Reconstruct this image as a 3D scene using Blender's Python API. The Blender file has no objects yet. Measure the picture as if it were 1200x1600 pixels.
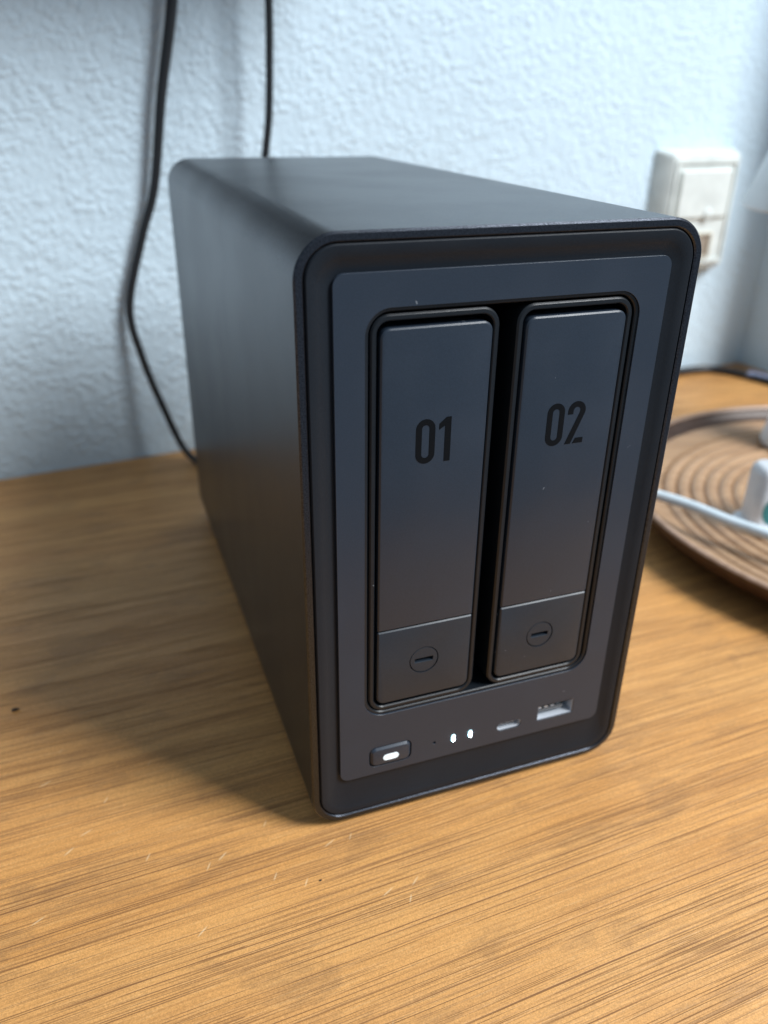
import bpy, bmesh, math, random
from mathutils import Vector, Matrix

random.seed(7)
MM = 0.001
sc = bpy.context.scene
COL = sc.collection

# ------------------------------------------------------------------ camera
cam = bpy.data.cameras.new("camera")
cam.sensor_fit = 'VERTICAL'
cam.sensor_height = 36.0
cam.sensor_width = 27.0
cam.lens = 36.0 * 1264.96 / 1600.0
cam.clip_start = 0.01
cam.clip_end = 50.0
cam.dof.use_dof = True
cam.dof.focus_distance = 0.213
cam.dof.aperture_fstop = 9.6
cam_ob = bpy.data.objects.new("camera", cam)
cam_ob.location = (-43.133 * MM, -175.717 * MM, 204.125 * MM)
cam_ob.rotation_euler = (1.0960273, -0.0120236, -0.3482102)
COL.objects.link(cam_ob)
sc.camera = cam_ob

# ------------------------------------------------------------------ ambient room light, window lamp, exposure
world = bpy.data.worlds.new("World")
sc.world = world
world.use_nodes = True
bg = world.node_tree.nodes["Background"]
bg.inputs[0].default_value = (0.62, 0.77, 0.95, 1)
bg.inputs[1].default_value = 0.34

def area(name, direction, dist, size, energy, color, target):
    l = bpy.data.lights.new(name, 'AREA')
    l.shape = 'RECTANGLE'
    l.size, l.size_y = size
    l.energy = energy
    l.color = color
    o = bpy.data.objects.new(name, l)
    d = Vector(direction).normalized()
    o.location = Vector(target) + d * dist
    o.rotation_euler = (-d).to_track_quat('-Z', 'Y').to_euler()
    COL.objects.link(o)
    return o

area("window_light", (0.51, -0.48, 0.71), 2.4, (0.80, 1.05), 92.0, (0.95, 0.98, 1.0), (0.12, 0.15, 0.08))

sc.view_settings.view_transform = 'Standard'
sc.view_settings.look = 'None'
sc.view_settings.exposure = 0.0
sc.view_settings.gamma = 1.0
sc.view_settings.use_curve_mapping = False

# ------------------------------------------------------------------ node helpers
def mat(name, base=(0.5, 0.5, 0.5), rough=0.5, metal=0.0, spec=0.5, coat=0.0):
    m = bpy.data.materials.new(name)
    m.use_nodes = True
    b = m.node_tree.nodes["Principled BSDF"]
    b.inputs["Base Color"].default_value = (*base, 1)
    b.inputs["Roughness"].default_value = rough
    b.inputs["Metallic"].default_value = metal
    b.inputs["Specular IOR Level"].default_value = spec
    b.inputs["Coat Weight"].default_value = coat
    return m

class NT:
    def __init__(s, m):
        s.t = m.node_tree
        s.b = s.t.nodes["Principled BSDF"]
    def n(s, typ, **kw):
        x = s.t.nodes.new(typ)
        for k, v in kw.items():
            setattr(x, k, v)
        return x
    def link(s, a, b):
        s.t.links.new(a, b)
    def put(s, sock, v):
        if hasattr(v, 'is_linked') or isinstance(v, bpy.types.NodeSocket):
            s.link(v, sock)
        else:
            sock.default_value = v
    def coord(s):
        return s.n("ShaderNodeTexCoord").outputs["Object"]
    def mapping(s, vec, scale=(1, 1, 1), rot=(0, 0, 0), loc=(0, 0, 0)):
        x = s.n("ShaderNodeMapping")
        s.link(vec, x.inputs["Vector"])
        x.inputs["Scale"].default_value = scale
        x.inputs["Rotation"].default_value = rot
        x.inputs["Location"].default_value = loc
        return x.outputs[0]
    def noise(s, vec, scale=1.0, detail=2.0, rough=0.5, dist=0.0):
        x = s.n("ShaderNodeTexNoise")
        s.link(vec, x.inputs["Vector"])
        x.inputs["Scale"].default_value = scale
        x.inputs["Detail"].default_value = detail
        x.inputs["Roughness"].default_value = rough
        x.inputs["Distortion"].default_value = dist
        return x
    def math(s, op, a, b=0.0, c=0.0, clamp=False):
        x = s.n("ShaderNodeMath", operation=op, use_clamp=clamp)
        s.put(x.inputs[0], a); s.put(x.inputs[1], b); s.put(x.inputs[2], c)
        return x.outputs[0]
    def vmath(s, op, a, b):
        x = s.n("ShaderNodeVectorMath", operation=op)
        s.put(x.inputs[0], a); s.put(x.inputs[1], b)
        return x.outputs[0]
    def range(s, v, a, b, c=0.0, d=1.0, smooth=True):
        x = s.n("ShaderNodeMapRange")
        if smooth:
            x.interpolation_type = 'SMOOTHSTEP'
        s.put(x.inputs[0], v)
        for i, q in enumerate((a, b, c, d)):
            x.inputs[1 + i].default_value = q
        return x.outputs[0]
    def mix(s, fac, a, b, blend='MIX'):
        x = s.n("ShaderNodeMix", data_type='RGBA', blend_type=blend)
        s.put(x.inputs[0], fac)
        s.put(x.inputs[6], (*a, 1) if isinstance(a, tuple) else a)
        s.put(x.inputs[7], (*b, 1) if isinstance(b, tuple) else b)
        return x.outputs[2]
    def voronoi(s, vec, scale, rnd=1.0):
        x = s.n("ShaderNodeTexVoronoi")
        s.link(vec, x.inputs["Vector"])
        x.inputs["Scale"].default_value = scale
        x.inputs["Randomness"].default_value = rnd
        return x
    def bump(s, h, strength, dist, normal=None):
        x = s.n("ShaderNodeBump")
        x.inputs["Strength"].default_value = strength
        x.inputs["Distance"].default_value = dist
        s.link(h, x.inputs["Height"])
        if normal is not None:
            s.link(normal, x.inputs["Normal"])
        return x.outputs[0]

def dust(nt, base, density=0.05, col=(0.60, 0.66, 0.72), cell=300.0, size=0.085):
    """sparse pale lint specks on the surface"""
    v = nt.n("ShaderNodeNewGeometry").outputs["Position"]
    wob = nt.noise(v, 1500.0, 1.0)
    v2 = nt.vmath('ADD', v, nt.vmath('MULTIPLY', wob.outputs["Color"], (0.0012, 0.0012, 0.0012)))
    vo = nt.voronoi(v2, cell)
    sep = nt.n("ShaderNodeSeparateColor")
    nt.link(vo.outputs["Color"], sep.inputs[0])
    pick = nt.math('LESS_THAN', sep.outputs[0], density * 0.9)
    sz = nt.math('MULTIPLY_ADD', sep.outputs[1], size, size * 0.4)
    dot = nt.math('LESS_THAN', vo.outputs["Distance"], sz)
    return nt.mix(nt.math('MULTIPLY', pick, nt.math('MULTIPLY', dot, 0.25)), base, col)

# ------------------------------------------------------------------ materials
def make_shell_mat():
    m = mat("shell_metal", (0.13, 0.14, 0.16), 0.29, 1.0, 0.5)
    nt = NT(m)
    v = nt.coord()
    g = nt.noise(v, 2600.0, 2.0, 0.7)
    nt.link(nt.bump(g.outputs["Fac"], 0.30, 0.00012), nt.b.inputs["Normal"])
    sp = nt.range(g.outputs["Fac"], 0.3, 0.72, 0.6, 1.45)
    c = nt.mix(1.0, (0.066, 0.073, 0.088), sp, 'MULTIPLY')
    nt.link(dust(nt, c, 0.012, cell=260.0, size=0.08), nt.b.inputs["Base Color"])
    r = nt.noise(v, 30.0, 3.0)
    nt.link(nt.range(r.outputs["Fac"], 0.3, 0.7, 0.31, 0.34), nt.b.inputs["Roughness"])
    return m

def make_panel_mat(name, base, rough, spec=0.5, grain=0.12, dens=0.05):
    m = mat(name, base, rough, 0.0, spec)
    nt = NT(m)
    v = nt.coord()
    g = nt.noise(v, 3200.0, 2.0, 0.6)
    nt.link(nt.bump(g.outputs["Fac"], grain, 0.0001), nt.b.inputs["Normal"])
    sp = nt.range(g.outputs["Fac"], 0.3, 0.7, 0.85, 1.15)
    c = nt.mix(1.0, base, sp, 'MULTIPLY')
    big = nt.noise(v, 45.0, 3.0)
    c = nt.mix(nt.range(big.outputs["Fac"], 0.45, 0.75, 0.0, 0.18), c, tuple(min(1, q * 1.5) for q in base))
    nt.link(dust(nt, c, dens), nt.b.inputs["Base Color"])
    nt.link(nt.range(big.outputs["Fac"], 0.3, 0.7, rough - 0.04, rough + 0.05), nt.b.inputs["Roughness"])
    return m

M = {}
M['shell'] = make_shell_mat()
M['bezel'] = make_panel_mat("bezel_plastic", (0.010, 0.014, 0.020), 0.46, 0.28, 0.35, 0.03)
M['panel'] = make_panel_mat("panel_satin", (0.022, 0.033, 0.051), 0.36, 0.5, 0.10, 0.05)
M['door'] = make_panel_mat("tray_door_satin", (0.019, 0.029, 0.045), 0.34, 0.5, 0.10, 0.09)
M['latch'] = make_panel_mat("latch_plastic", (0.017, 0.025, 0.036), 0.40, 0.45, 0.12, 0.12)
M['frame'] = make_panel_mat("tray_frame_plastic", (0.009, 0.012, 0.016), 0.33, 0.38, 0.2, 0.03)
M['cavity'] = mat("bay_black", (0.004, 0.004, 0.005), 0.7, 0, 0.1)
M['print'] = mat("numeral_black_print", (0.0025, 0.004, 0.006), 0.5, 0, 0.15)
M['rubber'] = mat("foot_rubber", (0.012, 0.012, 0.012), 0.8)
M['port_metal'] = mat("port_steel", (0.74, 0.79, 0.86), 0.35, 0.4)
M['port_plastic'] = mat("port_tongue", (0.10, 0.12, 0.14), 0.4)
M['gold'] = mat("port_contact", (0.80, 0.86, 0.92), 0.3, 0.0)
def emit(name, col, s):
    m = mat(name, (0.8, 0.8, 0.8), 0.4)
    b = m.node_tree.nodes["Principled BSDF"]
    b.inputs["Emission Color"].default_value = (*col, 1)
    b.inputs["Emission Strength"].default_value = s
    return m
def glow(name, core, rim, radius, sx, sz):
    """lens lit from behind: brightest in the middle, fading to a cyan edge"""
    m = emit(name, rim, 1.0)
    nt = NT(m)
    ln = nt.n("ShaderNodeVectorMath", operation='LENGTH')
    nt.link(nt.mapping(nt.coord(), (sx / radius, 0.0, sz / radius)), ln.inputs[0])
    f = nt.range(ln.outputs["Value"], 0.45, 1.0, 1.0, 0.0)
    nt.link(nt.mix(f, rim, core), nt.b.inputs["Emission Color"])
    return m
M['led'] = glow("status_light_white", (22.0, 25.0, 27.0), (0.6, 1.6, 1.9), 0.00066, 1.0, 0.45)
M['pill'] = glow("button_light_white", (1.1, 1.15, 1.2), (0.25, 0.42, 0.50), 0.00115, 0.42, 1.0)

def make_wall_mat(name, base):
    m = mat(name, base, 0.85, 0, 0.25)
    nt = NT(m)
    v = nt.coord()
    # rough-cast plaster: lumps of a few millimetres, uneven from place to place (x along the wall, z up)
    wb = nt.noise(v, 150.0, 1.0)
    v2 = nt.vmath('ADD', v, nt.vmath('MULTIPLY', wb.outputs["Color"], (0.007, 0.0, 0.007)))
    sw = nt.n("ShaderNodeSeparateXYZ"); nt.link(v2, sw.inputs[0])
    cw = nt.n("ShaderNodeCombineXYZ"); nt.link(sw.outputs[0], cw.inputs[0]); nt.link(sw.outputs[2], cw.inputs[1])
    w = nt.mapping(nt.mapping(cw.outputs[0], rot=(0, 0, math.radians(-30))), (1.0, 1.4, 1.0))
    x = nt.n("ShaderNodeTexVoronoi", voronoi_dimensions='2D')
    nt.link(w, x.inputs["Vector"]); x.inputs["Scale"].default_value = 185.0
    n2 = nt.noise(v, 300.0, 2.0, 0.6)
    n3 = nt.noise(v, 80.0, 1.0, 0.5)
    h = nt.math('MULTIPLY', nt.range(x.outputs["Distance"], 0.05, 0.75, 1.0, 0.0), nt.range(n3.outputs["Fac"], 0.3, 0.65, 0.25, 1.0))
    h = nt.math('ADD', h, nt.math('MULTIPLY', n2.outputs["Fac"], 1.0))
    h = nt.math('ADD', h, nt.math('MULTIPLY', n3.outputs["Fac"], 0.7))
    nt.link(nt.bump(h, 0.54, 0.0010), nt.b.inputs["Normal"])
    st = nt.noise(v, 9.0, 4.0, 0.6)
    nt.link(nt.mix(nt.range(st.outputs["Fac"], 0.35, 0.75, 0.0, 0.35), base, tuple(q * 0.88 for q in base)), nt.b.inputs["Base Color"])
    return m
M['wall'] = make_wall_mat("rough_plaster", (0.595, 0.735, 0.835))

def make_oak():
    m = mat("oiled_oak", (0.5, 0.3, 0.12), 0.45, 0, 0.4)
    nt = NT(m)
    v0 = nt.mapping(nt.coord(), rot=(0, 0, math.radians(-2.2)))
    # gentle wander of the grain
    wob = nt.noise(nt.mapping(v0, (3.0, 6.0, 1.0)), 1.0, 1.0)
    off = nt.vmath('MULTIPLY', nt.vmath('SUBTRACT', wob.outputs["Color"], (0.5, 0.5, 0.5)), (0.0, 0.012, 0.0))
    v = nt.vmath('ADD', v0, off)
    wob2 = nt.noise(nt.mapping(v0, (30.0, 60.0, 1.0)), 1.0, 1.0)
    off2 = nt.vmath('MULTIPLY', nt.vmath('SUBTRACT', wob2.outputs["Color"], (0.5, 0.5, 0.5)), (0.0, 0.0005, 0.0))
    v = nt.vmath('ADD', v, off2)
    # broad growth bands
    band = nt.noise(nt.mapping(v, (4.0, 75.0, 1.0)), 1.0, 4.0, 0.6)
    c = nt.mix(nt.range(band.outputs["Fac"], 0.30, 0.70), (0.665, 0.330, 0.104), (0.56, 0.264, 0.078))
    hue = nt.noise(nt.mapping(v0, (7.0, 16.0, 1.0), loc=(2, 6, 0)), 1.0, 2.0)
    c = nt.mix(nt.range(hue.outputs["Fac"], 0.35, 0.68, 0.0, 0.55), c, (0.69, 0.375, 0.132))
    # fine fibres
    fib = nt.noise(nt.mapping(v, (20.0, 1150.0, 1.0)), 1.0, 3.0, 0.65)
    c = nt.mix(nt.range(fib.outputs["Fac"], 0.44, 0.64, 0.0, 0.42), c, (0.36, 0.165, 0.052))
    fib2 = nt.noise(nt.mapping(v, (60.0, 2000.0, 1.0), loc=(3, 7, 0)), 1.0, 2.0, 0.5)
    c = nt.mix(nt.range(fib2.outputs["Fac"], 0.52, 0.75, 0.0, 0.45), c, (0.70, 0.42, 0.18))
    # ray-fleck blotches, greyish brown
    bl = nt.noise(nt.mapping(v0, (26.0, 62.0, 1.0), rot=(0, 0, math.radians(-14))), 1.0, 3.0, 0.55, 0.6)
    blo = nt.range(bl.outputs["Fac"], 0.55, 0.63, 0.0, 0.34)
    blf = nt.noise(nt.mapping(v0, (150.0, 1500.0, 1.0)), 1.0, 1.0)
    blo = nt.math('MULTIPLY', blo, nt.range(blf.outputs["Fac"], 0.3, 0.6, 0.25, 1.0))
    c = nt.mix(blo, c, (0.27, 0.145, 0.062))
    # granular fleck of the oiled surface
    gr = nt.noise(v0, 2400.0, 2.0, 0.7)
    c = nt.mix(1.0, c, nt.range(gr.outputs["Fac"], 0.25, 0.75, 0.80, 1.20), 'MULTIPLY')
    # open pores: thin dashes laid along the grain, thicker in some growth bands than in others
    dens = nt.noise(nt.mapping(v, (3.0, 110.0, 1.0), loc=(5, 9, 0)), 1.0, 3.0, 0.55)
    sepv = nt.n("ShaderNodeSeparateXYZ")
    nt.link(v, sepv.inputs[0])
    def dashes(pitch, length, lo, hi, width, seed):
        yy = nt.math('MULTIPLY_ADD', sepv.outputs[1], 1.0 / pitch, seed)
        row = nt.math('FLOOR', yy)
        wr = nt.n("ShaderNodeTexWhiteNoise", noise_dimensions='1D')
        nt.link(row, wr.inputs["W"])
        xx = nt.math('ADD', nt.math('MULTIPLY', sepv.outputs[0], 1.0 / length), nt.math('MULTIPLY', wr.outputs["Value"], 37.0))
        seg = nt.math('FLOOR', xx)
        comb = nt.n("ShaderNodeCombineXYZ")
        nt.link(row, comb.inputs[0]); nt.link(seg, comb.inputs[1])
        wn = nt.n("ShaderNodeTexWhiteNoise", noise_dimensions='2D')
        nt.link(comb.outputs[0], wn.inputs["Vector"])
        sc2 = nt.n("ShaderNodeSeparateColor")
        nt.link(wn.outputs["Color"], sc2.inputs[0])
        on = nt.math('LESS_THAN', sc2.outputs[0], nt.range(dens.outputs["Fac"], 0.36, 0.64, lo, hi))
        fx = nt.math('FRACT', xx)
        end = nt.math('MULTIPLY', nt.range(fx, 0.0, 0.3), nt.range(fx, 0.6, 1.0, 1.0, 0.0))
        fy = nt.math('ABSOLUTE', nt.math('SUBTRACT', nt.math('FRACT', yy), 0.5))
        prof_ = nt.range(nt.math('DIVIDE', fy, nt.math('MULTIPLY_ADD', sc2.outputs[1], 0.6, 0.5)), width * 0.5, width, 1.0, 0.0)
        dark = nt.math('MULTIPLY_ADD', sc2.outputs[2], 0.65, 0.35)
        return nt.math('MULTIPLY', nt.math('MULTIPLY', on, end), nt.math('MULTIPLY', prof_, dark))
    pore = nt.math('MAXIMUM', dashes(0.00062, 0.070, 0.08, 0.62, 0.34, 0.3), dashes(0.00041, 0.032, 0.08, 0.55, 0.38, 7.7))
    pore = nt.math('MAXIMUM', pore, nt.math('MULTIPLY', dashes(0.00125, 0.120, 0.06, 0.45, 0.22, 3.1), 1.0))
    c = nt.mix(nt.math('MULTIPLY', pore, 0.92), c, (0.200, 0.085, 0.028))
    # short pale scratches
    def scratch(rot, loc, dens, sx, sy):
        vv = nt.mapping(nt.mapping(v0, rot=(0, 0, math.radians(rot))), (sx, sy, 1.0), loc=loc)
        vo = nt.n("ShaderNodeTexVoronoi", voronoi_dimensions='2D')
        nt.link(vv, vo.inputs["Vector"])
        vo.inputs["Scale"].default_value = 1.0
        s = nt.n("ShaderNodeSeparateColor")
        nt.link(vo.outputs["Color"], s.inputs[0])
        return nt.math('MULTIPLY', nt.math('LESS_THAN', s.outputs[0], dens), nt.range(vo.outputs["Distance"], 0.04, 0.11, 1.0, 0.0))
    reg = nt.noise(v0, 14.0, 2.0)
    dn = nt.n("ShaderNodeVectorMath", operation='DISTANCE')
    nt.link(v0, dn.inputs[0]); dn.inputs[1].default_value = (-0.056, -0.018, -0.0015)
    regm = nt.range(nt.math('SUBTRACT', nt.math('MULTIPLY', reg.outputs["Fac"], 1.2), nt.math('MULTIPLY', dn.outputs["Value"], 4.0)), 0.26, 0.46, 0.08, 1.0)
    sx = nt.math('MAXIMUM', scratch(-38, (0, 0, 0), 0.05, 45.0, 330.0), scratch(-58, (4, 9, 0), 0.04, 55.0, 380.0))
    sx = nt.math('MAXIMUM', sx, scratch(-24, (7, 3, 0), 0.035, 40.0, 380.0))
    sx = nt.math('MULTIPLY', sx, regm)
    c = nt.mix(nt.math('MULTIPLY', sx, 0.45), c, (0.90, 0.72, 0.46))
    nt.link(c, nt.b.inputs["Base Color"])
    nt.link(nt.math('ADD', nt.range(fib.outputs["Fac"], 0.3, 0.7, 0.38, 0.50), nt.math('MULTIPLY', pore, 0.25)), nt.b.inputs["Roughness"])
    h = nt.math('SUBTRACT', nt.math('MULTIPLY', fib.outputs["Fac"], 0.35), pore)
    nt.link(nt.bump(h, 0.55, 0.00022), nt.b.inputs["Normal"])
    return m
M['oak'] = make_oak()

def make_turned_wood(name, a, b, rough=0.4):
    m = mat(name, a, rough, 0, 0.5)
    nt = NT(m)
    v = nt.coord()
    n1 = nt.noise(nt.mapping(v, (14.0, 160.0, 40.0)), 1.0, 3.0, 0.6)
    nt.link(nt.mix(nt.range(n1.outputs["Fac"], 0.35, 0.68), a, b), nt.b.inputs["Base Color"])
    return m
M['dish'] = make_turned_wood("turned_pale_wood", (0.45, 0.285, 0.165), (0.34, 0.205, 0.115), 0.22)
M['dish_dark'] = make_turned_wood("turned_dark_wood", (0.070, 0.035, 0.020), (0.045, 0.022, 0.013), 0.45)  # darker brown for the inner rim band and outer wall
M['dish_edge'] = make_turned_wood("turned_edge_wood", (0.46, 0.31, 0.22), (0.36, 0.23, 0.15), 0.38)

def make_plastic(name, base, rough, spec=0.5, bump=0.05):
    m = mat(name, base, rough, 0, spec)
    nt = NT(m)
    v = nt.coord()
    n1 = nt.noise(v, 60.0, 3.0)
    nt.link(nt.mix(nt.range(n1.outputs["Fac"], 0.35, 0.7), base, tuple(q * 0.86 for q in base)), nt.b.inputs["Base Color"])
    n2 = nt.noise(v, 1500.0, 1.0)
    nt.link(nt.bump(n2.outputs["Fac"], bump, 0.0001), nt.b.inputs["Normal"])
    return m
M['cream'] = make_plastic("aged_cream_plastic", (0.72, 0.77, 0.75), 0.4)
M['cream_tan'] = make_plastic("aged_cream_tan", (0.66, 0.62, 0.52), 0.5)  # browner cream for the port collar
M['socket_dark'] = make_plastic("socket_hole", (0.30, 0.25, 0.20), 0.6)
M['white'] = make_plastic("white_plastic", (0.78, 0.82, 0.86), 0.3)
M['white_cable'] = make_plastic("white_cable_sheath", (0.70, 0.80, 0.86), 0.28)
M['teal'] = make_plastic("teal_print", (0.03, 0.20, 0.21), 0.4)
M['shade'] = make_plastic("white_lamp_shade", (0.85, 0.88, 0.88), 0.6)
M['black_cable'] = make_plastic("black_cable_sheath", (0.012, 0.014, 0.017), 0.38)
M['blue_cable'] = make_plastic("grey_blue_plastic", (0.20, 0.24, 0.36), 0.35)
M['blocker'] = make_plastic("dark_blocker", (0.030, 0.032, 0.028), 0.5)  # for the unseen block added above the view
M['crumb'] = make_plastic("dark_crumb", (0.03, 0.018, 0.012), 0.8)

# ------------------------------------------------------------------ mesh helpers (millimetres in, metres out)
class MB:
    def __init__(s):
        s.v, s.f = [], []
    def add(s, pts):
        i = len(s.v)
        s.v += [tuple(p) for p in pts]
        return list(range(i, i + len(pts)))
    def loft(s, loops, cap0=False, cap1=False):
        ids = [s.add(l) for l in loops]
        n = len(loops[0])
        for a, b in zip(ids, ids[1:]):
            for i in range(n):
                j = (i + 1) % n
                s.f.append((a[i], a[j], b[j], b[i]))
        if cap0: s.f.append(tuple(reversed(ids[0])))
        if cap1: s.f.append(tuple(ids[-1]))
        return s
    def mesh(s, name, origin=(0, 0, 0)):
        me = bpy.data.meshes.new(name)
        o = Vector(origin)
        me.from_pydata([(Vector(p) - o) * MM for p in s.v], [], s.f)
        bm = bmesh.new(); bm.from_mesh(me)
        bmesh.ops.recalc_face_normals(bm, faces=bm.faces)
        bm.to_mesh(me); bm.free()
        return me

def finish(me, angle=35):
    me.shade_smooth()
    me.set_sharp_from_angle(angle=math.radians(angle))

def obj(name, me, material, parent=None, origin=(0, 0, 0)):
    o = bpy.data.objects.new(name, me)
    me.materials.clear(); me.materials.append(material)
    COL.objects.link(o)
    loc = Vector(origin) * MM
    if parent is not None:
        o.parent = parent
        q = parent
        while q is not None:
            loc = loc - q.location
            q = q.parent
    o.location = loc
    return o

def rr(x0, x1, z0, z1, r, y, n=8):
    """rounded rectangle loop in an XZ plane; r = number or (bl, br, tr, tl)"""
    if not isinstance(r, tuple): r = (r,) * 4
    out = []
    for (cx, cz, a0, q) in ((x0 + r[0], z0 + r[0], 180, r[0]), (x1 - r[1], z0 + r[1], 270, r[1]),
                            (x1 - r[2], z1 - r[2], 0, r[2]), (x0 + r[3], z1 - r[3], 90, r[3])):
        for k in range(n + 1):
            a = math.radians(a0 + 90 * k / n)
            out.append((cx + q * math.cos(a), y, cz + q * math.sin(a)))
    return out

def slab(x0, x1, z0, z1, r, y0, y1, n=8):
    return MB().loft([rr(x0, x1, z0, z1, r, y0, n), rr(x0, x1, z0, z1, r, y1, n)], True, True)

def chamfer_slab(x0, x1, z0, z1, r, y0, y1, c=0.35, n=8, steps=3):
    """slab whose front edge (y0) is rounded by c"""
    rt = r if isinstance(r, tuple) else (r,) * 4
    loops = []
    for i, y in ((c * 1.12, y0), (c * 0.92, y0 + c * 0.06), (c * 0.06, y0 + c * 0.92), (0.0, y0 + c * 1.12)):
        loops.append(rr(x0 + i, x1 - i, z0 + i, z1 - i, tuple(max(0.05, q - i) for q in rt), y, n))
    loops.append(rr(x0, x1, z0, z1, r, y1, n))
    return MB().loft(loops, True, True)

def cut(me, cutters, bevel=0.0, seg=2):
    """boolean-subtract cutter meshes, then bevel; returns a plain mesh"""
    o = bpy.data.objects.new("work", me); COL.objects.link(o)
    cs = []
    for c in cutters:
        co = bpy.data.objects.new("cutter", c); COL.objects.link(co); cs.append(co)
        md = o.modifiers.new("b", 'BOOLEAN'); md.operation = 'DIFFERENCE'; md.object = co; md.solver = 'EXACT'
    if bevel:
        bv = o.modifiers.new("v", 'BEVEL'); bv.width = bevel * MM; bv.segments = seg
        bv.limit_method = 'ANGLE'; bv.angle_limit = math.radians(50); bv.use_clamp_overlap = True
    dg = bpy.context.evaluated_depsgraph_get()
    res = bpy.data.meshes.new_from_object(o.evaluated_get(dg))
    for x in cs + [o]:
        bpy.data.objects.remove(x)
    return res

def tube(path, radii, n=12, sub=8):
    P = [Vector(p) for p in path]
    if not isinstance(radii, (list, tuple)): radii = [radii] * len(P)
    pts, rs = [], []
    for i in range(len(P) - 1):
        p0, p1, p2, p3 = P[max(i - 1, 0)], P[i], P[i + 1], P[min(i + 2, len(P) - 1)]
        for k in range(sub):
            t = k / sub
            pts.append(0.5 * ((2 * p1) + (p2 - p0) * t + (2 * p0 - 5 * p1 + 4 * p2 - p3) * t * t + (3 * p1 - p0 - 3 * p2 + p3) * t ** 3))
            rs.append(radii[i] * (1 - t) + radii[i + 1] * t)
    pts.append(P[-1]); rs.append(radii[-1])
    loops = []
    up = Vector((0.13, 0.31, 0.94)).normalized()
    for i, p in enumerate(pts):
        d = (pts[min(i + 1, len(pts) - 1)] - pts[max(i - 1, 0)]).normalized()
        a = d.cross(up)
        if a.length < 1e-3: a = d.cross(Vector((1, 0, 0)))
        a.normalize(); b = d.cross(a).normalized()
        up = a.cross(d).normalized()
        loops.append([p + (a * math.cos(t) + b * math.sin(t)) * rs[i] for t in [2 * math.pi * k / n for k in range(n)]])
    return MB().loft(loops, True, True)

def lathe(cx, cy, prof, n=96, cap0=False, cap1=False):
    loops = [[(cx + r * math.cos(2 * math.pi * k / n), cy + r * math.sin(2 * math.pi * k / n), z) for k in range(n)] for r, z in prof]
    return MB().loft(loops, cap0, cap1)

def empty(name, loc):
    e = bpy.data.objects.new(name, None)
    e.empty_display_size = 0.02
    e.location = Vector(loc) * MM
    COL.objects.link(e)
    return e

def tag(o, label, cat, group=None):
    o["label"] = label
    o["category"] = cat
    if group: o["group"] = group
    return o

# ------------------------------------------------------------------ setting: wall, side wall
TZ = -1.5                                             # table surface height
WA = Vector((-106.4, 313.3, 0)); WB = Vector((493.1, 373.3, 0))
WD = (WB - WA).normalized()                           # along the wall
WN = Vector((WD.y, -WD.x, 0))                         # out of the wall, towards the room
def wp(s, off, z):
    """s measured from the wall corner (negative to the left), off = distance out of the wall"""
    return WB + WD * s + WN * off + Vector((0, 0, z))
def wbox(s0, s1, o0, o1, z0, z1):
    m = MB()
    m.loft([[wp(s0, o0, z0), wp(s1, o0, z0), wp(s1, o1, z0), wp(s0, o1, z0)],
            [wp(s0, o0, z1), wp(s1, o0, z1), wp(s1, o1, z1), wp(s0, o1, z1)]], True, True)
    return m

me = wbox(-2600, 0, -80, 0, -400, 1900).mesh("wall_back")
wall = obj("wall_back", me, M['wall']); wall["kind"] = "structure"
me = wbox(0, 90, -80, 78, -400, 1900).mesh("wall_right")
wall2 = obj("wall_right", me, M['wall']); wall2["kind"] = "structure"

# ------------------------------------------------------------------ table top
me = wbox(-1500, 900, 0.6, 485, TZ - 26, TZ).mesh("table_top")
me2 = cut(me, [wbox(-0.4, 400, -100, 78.4, -60, 40).mesh("c")], 1.2, 2)
finish(me2)
table = obj("wooden_table", me2, M['oak'])
tag(table, "honey brown oak table top with fine grain, scratches and pale wear marks", "table")

# dark crumbs on the wood
def crumb(x, y, r, label):
    b = MB()
    prof = []
    for k in range(5):
        a = math.pi * k / 4
        rad = max(0.06, math.sin(a)) * r
        prof.append([(x + rad * 1.5 * math.cos(t) * (1 + 0.2 * math.sin(3 * t + k)), y + rad * math.sin(t), TZ + r * 0.45 * (1 - math.cos(a)))
                     for t in [2 * math.pi * i / 8 for i in range(8)]])
    b.loft(prof, True, True)
    me = b.mesh("crumb", (x, y, TZ)); finish(me, 60)
    o = obj("crumb", me, M['crumb'], None, (x, y, TZ))
    tag(o, label, "crumb")
crumb(-90.0, 91.2, 1.0, "tiny dark crumb on the table near the left edge of the picture")
crumb(-3.0, -17.6, 0.32, "tiny dark crumb on the table just in front of the black enclosure")

# ------------------------------------------------------------------ two-bay drive enclosure
W, H, D = 109.0, 178.0, 231.0
nas = empty("drive_enclosure", (W / 2, D / 2, TZ))
tag(nas, "dark grey metal two-bay network storage box with trays numbered 01 and 02", "storage box")

# shell: rounded rectangular tube
R0 = 10.5
def ins(i, y, n=14):
    return rr(i, W - i, i, H - i, max(0.3, R0 - i), y, n)
me = MB().loft([ins(2.35, 14), ins(2.35, 0.38), ins(1.97, 0.0), ins(0.55, 0.0), ins(0.48, 0.02), ins(0.02, 0.48), ins(0.0, 0.55),
                ins(0, 60), ins(0, 150), ins(0, D - 0.8), ins(0.25, D - 0.25), ins(0.8, D)], False, True).mesh("shell")
finish(me, 15)
obj("shell", me, M['shell'], nas)

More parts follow.
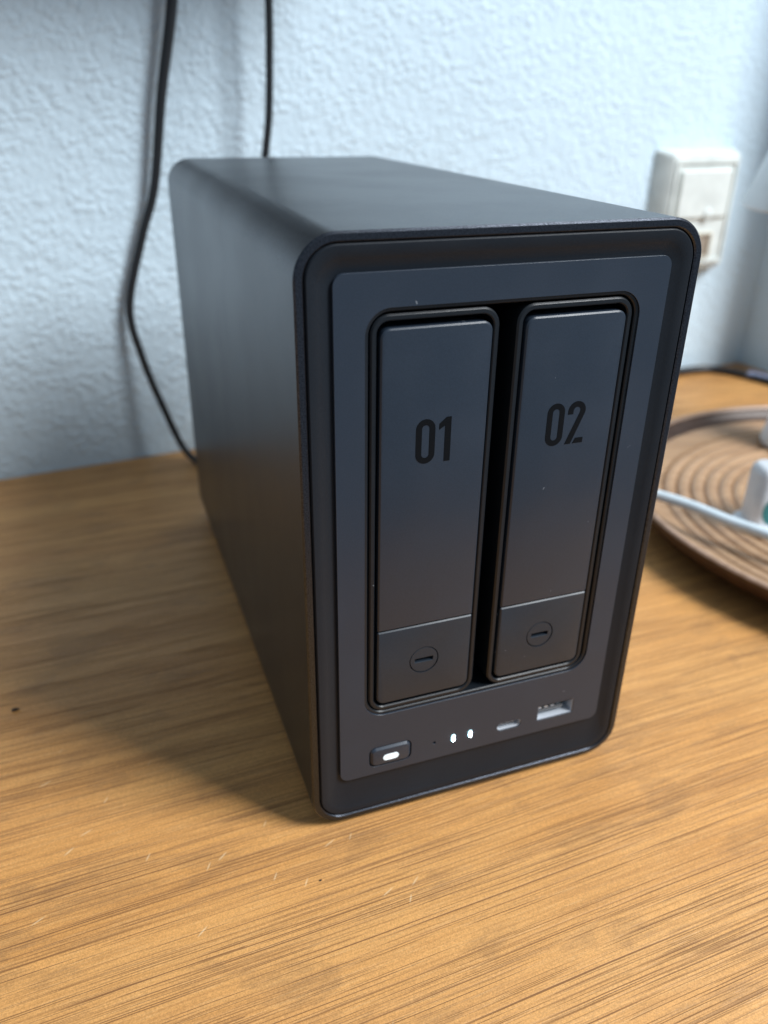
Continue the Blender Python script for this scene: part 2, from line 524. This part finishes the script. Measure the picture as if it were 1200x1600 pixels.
# bezel: flat outer band, then a slope falling in to the panel
PX0, PX1, PZ0, PZ1 = 9.1, 100.3, 15.9, 168.8
def off(l, r, b, t, rad, y, n=14):
    return rr(l, W - r, b, H - t, rad, y, n)
me = MB().loft([off(2.6, 2.6, 2.6, 2.6, 7.9, 8), off(2.6, 2.6, 2.6, 2.6, 7.9, 0.55), off(2.98, 2.98, 2.98, 2.98, 7.6, 0.17), off(3.1, 3.1, 3.1, 3.1, 7.5, 0.16),
                off(5.2, 5.2, 5.0, 5.6, 6.2, 0.55), off(5.6, 5.6, 5.4, 6.0, 5.9, 0.75),
                off(8.5, 8.1, 15.1, 8.6, 3.5, 1.5), off(9.3, 8.9, 16.2, 9.4, 2.9, 1.6), off(9.6, 9.2, 16.6, 9.7, 2.7, 9)]).mesh("bezel")
finish(me, 25)
obj("front_bezel", me, M['bezel'], nas)

# front panel with every opening cut through
OX0, OX1, OZ0, OZ1 = 16.8, 92.6, 38.9, 160.5
BX0, BX1, BZ0, BZ1 = 18.4, 32.3, 18.8, 26.6
PY = 0.6
panel = slab(PX0, PX1, PZ0, PZ1, 2.9, PY, 7.0, 10).mesh("panel")
def disc(cx, cz, r, y0, y1, n=24):
    return MB().loft([[(cx + r * math.cos(2 * math.pi * k / n), y, cz + r * math.sin(2 * math.pi * k / n)) for k in range(n)] for y in (y0, y1)], True, True)
cutters = [slab(OX0, OX1, OZ0, OZ1, 6.6, -2, 20, 10).mesh("c"),
           slab(BX0, BX1, BZ0, BZ1, 2.2, -2, 20, 6).mesh("c"),
           disc(40.1, 22.6, 0.5, -2, 20, 12).mesh("c"),
           slab(62.3, 70.9, 20.55, 23.55, 1.4, -2, 20, 5).mesh("c"),
           slab(77.1, 90.4, 20.8, 26.6, 0.35, -2, 20, 3).mesh("c")]
LEDS = ((46.7, 22.5), (52.6, 22.5))
for cx, cz in LEDS:
    cutters.append(slab(cx - 0.72, cx + 0.72, cz - 1.5, cz + 1.5, 0.71, -2, 20, 5).mesh("c"))
me = cut(panel, cutters, 0.40, 1)
finish(me, 20)
fp = obj("front_panel", me, M['panel'], nas)

# lip inside the bay opening, then the dark bay behind it
def o_in(i, y, n=10):
    return rr(OX0 + i, OX1 - i, OZ0 + i, OZ1 - i, max(0.5, 6.6 - i), y, n)
me = MB().loft([o_in(0.0, 3.0), o_in(0.02, 1.15), o_in(0.12, 1.05), o_in(0.75, 1.15), o_in(1.05, 1.45), o_in(1.05, 24)]).mesh("lip")
finish(me, 35)
obj("bay_lip", me, M['frame'], nas)
me = MB().loft([rr(4, W - 4, 17, H - 4, 3, 7.2, 4), rr(4, W - 4, 17, H - 4, 3, 60, 4)], False, True).mesh("bay")
obj("drive_bay", me, M['cavity'], nas)
me = MB().loft([rr(4, W - 4, 4, 37.5, 3, 16.5, 4), rr(4, W - 4, 4, 37.5, 3, 17.5, 4)], True, True).mesh("board")
obj("port_board", me, M['cavity'], nas)

# numerals
def arc(cx, cz, r, a0, a1, n, sx=1.0):
    return [(cx + r * sx * math.cos(math.radians(a0 + (a1 - a0) * k / n)), cz + r * math.sin(math.radians(a0 + (a1 - a0) * k / n))) for k in range(n + 1)]
def prism(poly, y0, y1):
    return [[(x, y, z) for x, z in poly] for y in (y0, y1)]
def numeral(digits, x, z, y):
    """condensed rounded digits, 12.2 mm tall; (x, z) is the lower left"""
    m = MB()
    h, st = 12.2, 1.62
    for d in digits:
        if d == '0':
            w = 5.3
            def ring(i):
                r = w / 2 - i
                return arc(x + w / 2, z + w / 2, r, 180, 360, 12) + arc(x + w / 2, z + h - w / 2, r, 0, 180, 12)
            o, i = ring(0), ring(st)
            m.loft([[(a, yy, b) for a, b in o] for yy in (y, y - 0.06)] + [[(a, y - 0.06, b) for a, b in i]] + [[(a, y, b) for a, b in i]])
            x += w + 1.05
        elif d == '1':
            w = 3.35
            poly = [(x + w - st - 0.1, z), (x + w, z), (x + w, z + h), (x + w - st * 0.85, z + h), (x, z + h - 1.7), (x, z + h - 3.3), (x + w - st - 0.1, z + h - 2.3)]
            m.loft(prism(poly, y, y - 0.06), True, True)
            x += w + 1
        elif d == '2':
            w = 5.4
            r = w / 2
            oc = (x + r, z + h - r)
            outer = arc(oc[0], oc[1], r, 180, -28, 14)
            inner = arc(oc[0], oc[1], r - st, -22, 180, 14)
            poly = [(x, oc[1] - 0.9)] + outer + [(x + 1.72, z), (x - 0.15, z)] + inner + [(x + st, oc[1] - 0.9)]
            m.loft(prism(poly, y, y - 0.06), True, True)
            base = [(x + 2.35, z), (x + w + 0.15, z), (x + w + 0.15, z + 1.55), (x + 3.15, z + 1.55)]
            m.loft(prism(base, y, y - 0.06), True, True)
            x += w + 1
    return m

# trays: frame, upper door plate, lower latch plate, key lock
def tray(x0, x1, digits, nx):
    z0, z1 = 40.2, 158.9
    def t_in(i, y, n=10):
        return rr(x0 + i, x1 - i, z0 + i, z1 - i, max(0.4, 4.9 - i), y, n)
    me = MB().loft([t_in(0, 26), t_in(0, 1.55), t_in(0.45, 1.1), t_in(1.30, 1.1), t_in(1.62, 1.42), t_in(1.62, 9.0)], False, True).mesh("tray_frame", (x0, 1, z0))
    finish(me, 30)
    fr = obj("drive_tray", me, M['frame'], nas, (x0, 1, z0))
    dx0, dx1 = x0 + 2.5, x1 - 1.95
    dz0, dz1, seam = 42.9, 155.5, 69.0
    me = chamfer_slab(dx0, dx1, seam + 0.12, dz1, (0.35, 0.35, 2.6, 2.6), 0.75, 6.0, 0.45).mesh("door", (dx0, 1, seam)); finish(me, 20)
    obj("door_plate", me, M['door'], fr, (dx0, 1, seam))
    lx, lz = (dx0 + dx1) / 2 - 0.1, 56.2
    me = chamfer_slab(dx0, dx1, dz0, seam - 0.12, (2.4, 2.4, 0.45, 0.45), 0.8, 6.0, 0.42).mesh("latch")
    me = cut(me, [disc(lx, lz, 4.62, -1, 3.0, 40).mesh("c")])
    finish(me, 20)
    obj("latch_plate", me, M['latch'], fr)
    me = disc(lx, lz, 4.36, 0.9, 3.1, 40).mesh("lock")
    me = cut(me, [slab(lx - 2.9, lx + 2.9, lz - 0.72, lz + 0.72, 0.25, -1, 2.6, 3).mesh("c")], 0.12, 2)
    finish(me, 20)
    lk = obj("key_lock", me, M['latch'], fr)
    me = numeral(digits, nx, 119.7, 0.745).mesh("numeral"); finish(me, 60)
    o = obj("numeral", me, M['print'], fr)
    o["label"] = "black printed number " + digits
    return fr
t1 = tray(18.3, 52.2, "01", 30.5); t1["label"] = "drive tray printed 01"
t2 = tray(57.1, 90.9, "02", 68.3); t2["label"] = "drive tray printed 02"

# power button with its glowing pill
bx, bz = (BX0 + BX1) / 2, (BZ0 + BZ1) / 2
me = chamfer_slab(BX0 + 0.35, BX1 - 0.3, BZ0 + 0.25, BZ1 - 0.4, 1.9, 0.15, 5.0, 0.75, 6, 4).mesh("button"); finish(me, 20)
btn = obj("power_button", me, M['panel'], nas)
me = slab(bx - 2.55, bx + 2.55, bz - 1.75, bz + 0.55, 1.1, 0.09, 0.6, 6).mesh("pill", (bx, 0.1, bz - 0.6)); finish(me, 40)
obj("button_light", me, M['pill'], btn, (bx, 0.1, bz - 0.6))
for cx, cz in LEDS:
    me = chamfer_slab(cx - 0.66, cx + 0.66, cz - 1.45, cz + 1.45, 0.65, 0.22, 3, 0.4, 6).mesh("led", (cx, 0.2, cz)); finish(me, 20)
    obj("status_light", me, M['led'], nas, (cx, 0.2, cz))

# USB-C and USB-A ports
def liner(x0, x1, z0, z1, r, depth, t, n=5):
    return MB().loft([rr(x0, x1, z0, z1, r, 0.95, n), rr(x0 + t, x1 - t, z0 + t, z1 - t, max(0.1, r - t), 0.95, n),
                      rr(x0 + t, x1 - t, z0 + t, z1 - t, max(0.1, r - t), depth, n)], False, False)
me = liner(62.15, 71.05, 20.4, 23.7, 1.5, 7.0, 0.3).mesh("usb_c"); finish(me, 40)
pc = obj("small_port", me, M['port_metal'], nas)
me = slab(63.3, 69.2, 21.62, 22.2, 0.2, 1.9, 7, 3).mesh("tongue"); finish(me)
tg = obj("tongue", me, M['port_plastic'], pc)
for k in range(3):
    x = 63.9 + k * 2.0
    me = slab(x, x + 1.0, 22.21, 22.7, 0.1, 1.9, 5, 2).mesh("contact")
    obj("contact", me, M['gold'], pc)
me = liner(76.95, 90.55, 20.65, 26.75, 0.4, 10.0, 0.35, 3).mesh("usb_a"); finish(me, 40)
pa = obj("large_port", me, M['port_metal'], nas)
me = slab(78.0, 87.4, 22.5, 23.7, 0.15, 2.4, 9.5, 2).mesh("tongue"); finish(me)
tg = obj("tongue", me, M['port_plastic'], pa)
for k in range(4):
    x = 78.1 + k * 2.4
    me = slab(x, x + 1.5, 23.71, 24.75 - 0.25 * k, 0.3, 2.6, 7, 3).mesh("contact")
    obj("contact", me, M['gold'], pa)
me = slab(77.3, 90.2, 25.7, 26.38, 0.1, 1.3, 9, 2).mesh("roof"); 
obj("port_roof", me, M['cavity'], pa)

# rubber feet
for fx in (15, W - 15):
    for fy in (18, D - 18):
        me = lathe(fx, fy, [(7.5, TZ), (8.0, TZ + 0.4), (8.0, 0.4)], 32, True, True).mesh("foot", (fx, fy, TZ)); finish(me)
        obj("rubber_foot", me, M['rubber'], nas, (fx, fy, TZ))

# ------------------------------------------------------------------ turned wooden tray at the right
CX, CY = 350.2, 92.2
tr = empty("wooden_tray", (CX, CY, TZ))
tag(tr, "round turned wooden tray with concentric ridges and dark rim right of the enclosure", "tray")
prof = []
r = 133.0
N = 330
for k in range(N + 1):
    r = 133.0 * (1 - k / N) + 1.0 * (k / N)
    if r > 121:
        z = 8.6 + 3.6 * ((r - 121) / 12) ** 1.6
    else:
        ph = (121 - r) / 7.55
        fr_ = ph - math.floor(ph)
        z = 6.2 + 3.1 * math.sqrt(max(0.0, 1 - (2 * fr_ - 1) ** 2)) if r > 10 else 7.2
    prof.append((r, TZ + z + 0.0))
me = lathe(CX, CY, prof, 120, False, True).mesh("dish", (CX, CY, TZ)); finish(me, 70)
obj("ridged_dish", me, M['dish'], tr, (CX, CY, TZ))
me = lathe(CX, CY, [(132.8, TZ + 12.1), (136.5, TZ + 13.6), (139.0, TZ + 16.4), (139.9, TZ + 18.6)], 120).mesh("band", (CX, CY, TZ)); finish(me, 60)
obj("inner_rim_band", me, M['dish_dark'], tr, (CX, CY, TZ))
me = lathe(CX, CY, [(139.85, TZ + 18.5), (140.3, TZ + 19.4), (141.5, TZ + 19.9), (142.7, TZ + 19.5), (143.2, TZ + 18.4)], 120).mesh("rim", (CX, CY, TZ)); finish(me, 60)
obj("rim", me, M['dish_edge'], tr, (CX, CY, TZ))
me = lathe(CX, CY, [(143.2, TZ + 18.45), (142.6, TZ + 15.5), (138, TZ + 9.5), (130, TZ + 4.6), (120, TZ + 1.4), (112, TZ + 0.2), (100, TZ)], 120, False, True).mesh("outer", (CX, CY, TZ)); finish(me, 60)
obj("outer_wall", me, M['dish_dark'], tr, (CX, CY, TZ))

# ------------------------------------------------------------------ white things on the tray
def rbox(cx, cy, hx, hy, r, prof, rot, n=6):
    """rounded-box body lofted up through (inset, z)"""
    loops = []
    ca, sa = math.cos(rot), math.sin(rot)
    for i, z in prof:
        lp = rr(-hx + i, hx - i, -hy + i, hy - i, max(0.4, r - i), 0, n)
        loops.append([(cx + a * ca - b * sa, cy + a * sa + b * ca, z) for a, _, b in lp])
    return MB().loft(loops, True, True)
bxc, byc = 279.0, 104.0
z0 = TZ + 8.6
co = empty("white_container", (bxc, byc, z0))
tag(co, "white plastic container with teal patch standing on the wooden tray", "container")
me = rbox(bxc, byc, 18, 9, 5, [(0, z0 + 3.5), (0, z0 + 30), (0.8, z0 + 33), (3, z0 + 35)], -0.3).mesh("body", (bxc, byc, z0)); finish(me, 50)
obj("body", me, M['white'], co, (bxc, byc, z0))
me = rbox(bxc - 1, byc - 1, 22, 14, 11, [(2, z0), (0.3, z0 + 1.2), (0, z0 + 2.4), (0.6, z0 + 3.3), (1.6, z0 + 3.6)], -0.3, 10).mesh("foot", (bxc, byc, z0)); finish(me, 50)
obj("base_flange", me, M['white'], co, (bxc, byc, z0))
ca, sa = math.cos(-0.3), math.sin(-0.3)
patch = [(-9.0 + 5.5 * math.cos(t), 13 + 8 * math.sin(t)) for t in [2 * math.pi * k / 24 for k in range(24)]]
me = MB().loft([[(bxc + a * ca + yy * sa, byc + a * sa - yy * ca, z0 + b) for a, b in patch] for yy in (8.9, 9.15)], True, True).mesh("patch", (bxc, byc, z0))
obj("teal_patch", me, M['teal'], co, (bxc, byc, z0))

lx, ly = 373.0, 186.0
z0 = TZ + 8.6
lamp = empty("table_lamp", (lx, ly, z0))
tag(lamp, "white table lamp standing at the back of the wooden tray, cut by right edge", "lamp")
me = lathe(lx, ly, [(20, z0), (22.5, z0 + 1.5), (23, z0 + 4), (20, z0 + 16), (13, z0 + 38), (7, z0 + 62), (4.5, z0 + 90), (4, z0 + 140)], 48, True, True).mesh("base", (lx, ly, z0)); finish(me, 50)
obj("lamp_base", me, M['white'], lamp, (lx, ly, z0))
sz = 150.0
sr = 62.0
me = lathe(lx, ly, [(sr - 1.6, sz + 1.2), (sr - 0.8, sz), (sr, sz + 0.8), (sr - 26, sz + 82), (sr - 27.2, sz + 82.5), (sr - 27.6, sz + 81), (sr - 2.0, sz + 1.8)], 72).mesh("shade", (lx, ly, z0)); finish(me, 50)
obj("lamp_shade", me, M['shade'], lamp, (lx, ly, z0))
sp = MB()
for k in range(3):
    a = 2 * math.pi * k / 3 + 0.4
    t_ = tube([(lx, ly, z0 + 138), (lx + math.cos(a) * (sr - 14), ly + math.sin(a) * (sr - 14), sz + 38)], 0.9, 6, 2)
    i = len(sp.v); sp.v += t_.v; sp.f += [tuple(q + i for q in f) for f in t_.f]
obj("shade_spider", sp.mesh("spider", (lx, ly, z0)), M['white'], lamp, (lx, ly, z0))

# ------------------------------------------------------------------ cables
def cable(name, path, r, material, label, cat="cable", n=12):
    me = tube(path, r, n).mesh(name, path[0]); finish(me, 60)
    o = obj(name, me, material, None, path[0])
    tag(o, label, cat)
    return o
cable("white_cable", [(128, 262, TZ + 2.2), (165, 228, TZ + 3), (196, 182, TZ + 12), (213, 145, 20.4), (222, 128, 21.8), (230, 113.8, 21.6), (238, 96.5, 20.6), (246.5, 79.5, 20.2), (262, 45, 18.5), (285, 0, 19.5), (300, -46, 20.2), (312, -80, 10), (322, -120, TZ + 2)],
      2.75, M['white_cable'], "thin white cable crossing the rim of the wooden tray")

def wc(u, off_, z): return wp(u, off_, z)
def onwall(x, off_, z):
    s = (x - WB.x - WN.x * off_) / WD.x
    return tuple(wp(s, off_, z))
cable("left_wall_cable".replace("left_", ""), [onwall(28, 9, 300), onwall(20.7, 9, 247), onwall(10.4, 8, 202.6), onwall(1.9, 7, 158.6), onwall(-7.9, 6, 132.1), onwall(-19.6, 5.5, 93.8), onwall(-16.4, 9, 65), onwall(-8.0, 14, 34), (3.2, 303.5, 4.0), (18, 285, TZ + 2.4), (40, 262, 8), (52, 240, 22), (54, 231.2, 26)],
      [3.0, 3.0, 2.7, 2.5, 2.4, 2.3, 2.2, 2.1, 2.1, 2.1, 2.1, 2.1, 2.1], M['black_cable'], "black cable curving down the wall past the left rear of the enclosure")
cable("wall_cable", [onwall(69.4, 20, 300), onwall(69.2, 20, 247.7), onwall(68.0, 20, 218.6), onwall(66.3, 20, 193.9), onwall(62.9, 20, 172.4), onwall(58, 20, 140), onwall(52, 20, 80), (50, 290, 40), (56, 262, 32), (62, 240, 34), (63, 231.2, 34)],
      2.15, M['black_cable'], "straight black cable hanging behind the middle of the enclosure top")
kc = cable("floor_cable".replace("floor", "table"), [(300, 338, TZ + 3.2), (350, 346, TZ + 3.2), (392, 352, TZ + 3.2), (424, 357, TZ + 3.2), (446, 354.5, TZ + 3.2), (460, 339.5, TZ + 3.2), (466.5, 323, TZ + 3.2), (474, 300, TZ + 3.2), (490, 250, TZ + 3.2), (520, 200, TZ + 3.2)],
      3.2, M['black_cable'], "black cable lying on the table along the wall at the right")
me = tube([(464.5, 330, TZ + 3.6), (469, 319, TZ + 3.6), (475.5, 298, TZ + 3.6)], 3.6, 12).mesh("blue_tube", (466, 323, TZ)); finish(me, 60)  # grey-blue tube over one length of the black cable
o = obj("blue_cable_piece", me, M['blue_cable'], kc, (466, 323, TZ))

# ------------------------------------------------------------------ wall socket
S0 = (361 - WB.x) / WD.x; S1 = (438 - WB.x) / WD.x
zb, zt = 83.0, 172.0
so = empty("wall_socket", tuple(wp((S0 + S1) / 2, 0, zb)))
tag(so, "cream plastic junction socket box on the wall behind the enclosure", "wall socket")
def wl(loop):      # (s, z, off) -> world
    return [tuple(wp(s, o_, z)) for s, z, o_ in loop]
def wrr(s0, s1, z0, z1, r, o_, n=5):
    return wl([(a, b, o_) for a, _, b in rr(s0, s1, z0, z1, r, 0, n)])
me = MB().loft([wrr(S0, S1, zb, zt, 2, 0.2), wrr(S0 + 0.8, S1 - 0.6, zb + 0.6, zt - 0.4, 2, 3), wrr(S0 + 7, S1 - 4.5, zb + 5, zt - 2.5, 3, 12.2), wrr(S0 + 8.2, S1 - 5.7, zb + 6.2, zt - 3.7, 3, 13)], True, True).mesh("box", tuple(wp((S0 + S1) / 2, 0, zb))); finish(me, 25)
og = tuple(wp((S0 + S1) / 2, 0, zb))
me = cut(me, [])
f0, f1 = S0 + 8.2, S1 - 5.7
obj("socket_box", me, M['cream'], so, og)
def wslab(s0, s1, z0, z1, r, o0, o1, c=0.8):
    return MB().loft([wrr(s0, s1, z0, z1, r, o0), wrr(s0, s1, z0, z1, r, o1 - c), wrr(s0 + c, s1 - c, z0 + c, z1 - c, max(.3, r - c), o1)], True, True)
# raised frame round the front
me = MB().loft([wrr(f0 + 1.5, f1 - 1.0, zb + 8, zt - 6, 2, 12.8), wrr(f0 + 1.7, f1 - 1.2, zb + 8.2, zt - 6.2, 2, 14.6), wrr(f0 + 4.2, f1 - 3.2, zb + 10.5, zt - 9.2, 1.5, 14.6), wrr(f0 + 4.4, f1 - 3.4, zb + 10.7, zt - 9.4, 1.5, 12.8)]).mesh("frame", og); finish(me, 30)
obj("cover_frame", me, M['cream'], so, og)
me = wslab(f0 + 7, f1 - 5.5, 124.5, zt - 13.5, 1.5, 12.8, 15.6, 1.2).mesh("cover", og); finish(me, 30)
obj("cover_plate", me, M['cream'], so, og)
kx = (413.0 - WB.x) / WD.x - 6
me = MB().loft([wl([(kx + r_ * math.cos(t), 127.5 + r_ * math.sin(t), o_) for t in [2 * math.pi * k / 20 for k in range(20)]]) for r_, o_ in ((4.2, 15.3), (4.0, 16.4), (3.0, 17.2))], True, True).mesh("knob", og); finish(me, 40)
obj("knob", me, M['cream'], so, og)
px = (418.0 - WB.x) / WD.x - 8
me = MB().loft([wrr(px - 8, px + 7, 95, 114, 0.8, 12.8), wrr(px - 8, px + 7, 95, 114, 0.8, 14.8), wrr(px - 6.5, px + 5.5, 96.5, 112.5, 0.5, 14.8), wrr(px - 6.5, px + 5.5, 96.5, 112.5, 0.5, 13.05)], False, False).mesh("port", og); finish(me, 30)
obj("port_collar", me, M['cream_tan'], so, og)
me = wslab(px - 6.3, px + 5.3, 96.7, 112.3, 0.4, 12.9, 13.25, 0.1).mesh("hole", og)
obj("port_opening", me, M['socket_dark'], so, og)

# ------------------------------------------------------------------ unseen block added above the view to shade the upper left wall
s0 = (-900 - WB.x) / WD.x; s1 = (128 - WB.x) / WD.x
me = wbox(s0, s1, 1, 98, 326, 640).mesh("blocker", tuple(wp((s0 + s1) / 2, 0, 326)))
cb = obj("light_blocker", me, M['blocker'], None, tuple(wp((s0 + s1) / 2, 0, 326)))
tag(cb, "unseen dark block added above the view to shade the upper left wall", "blocker")
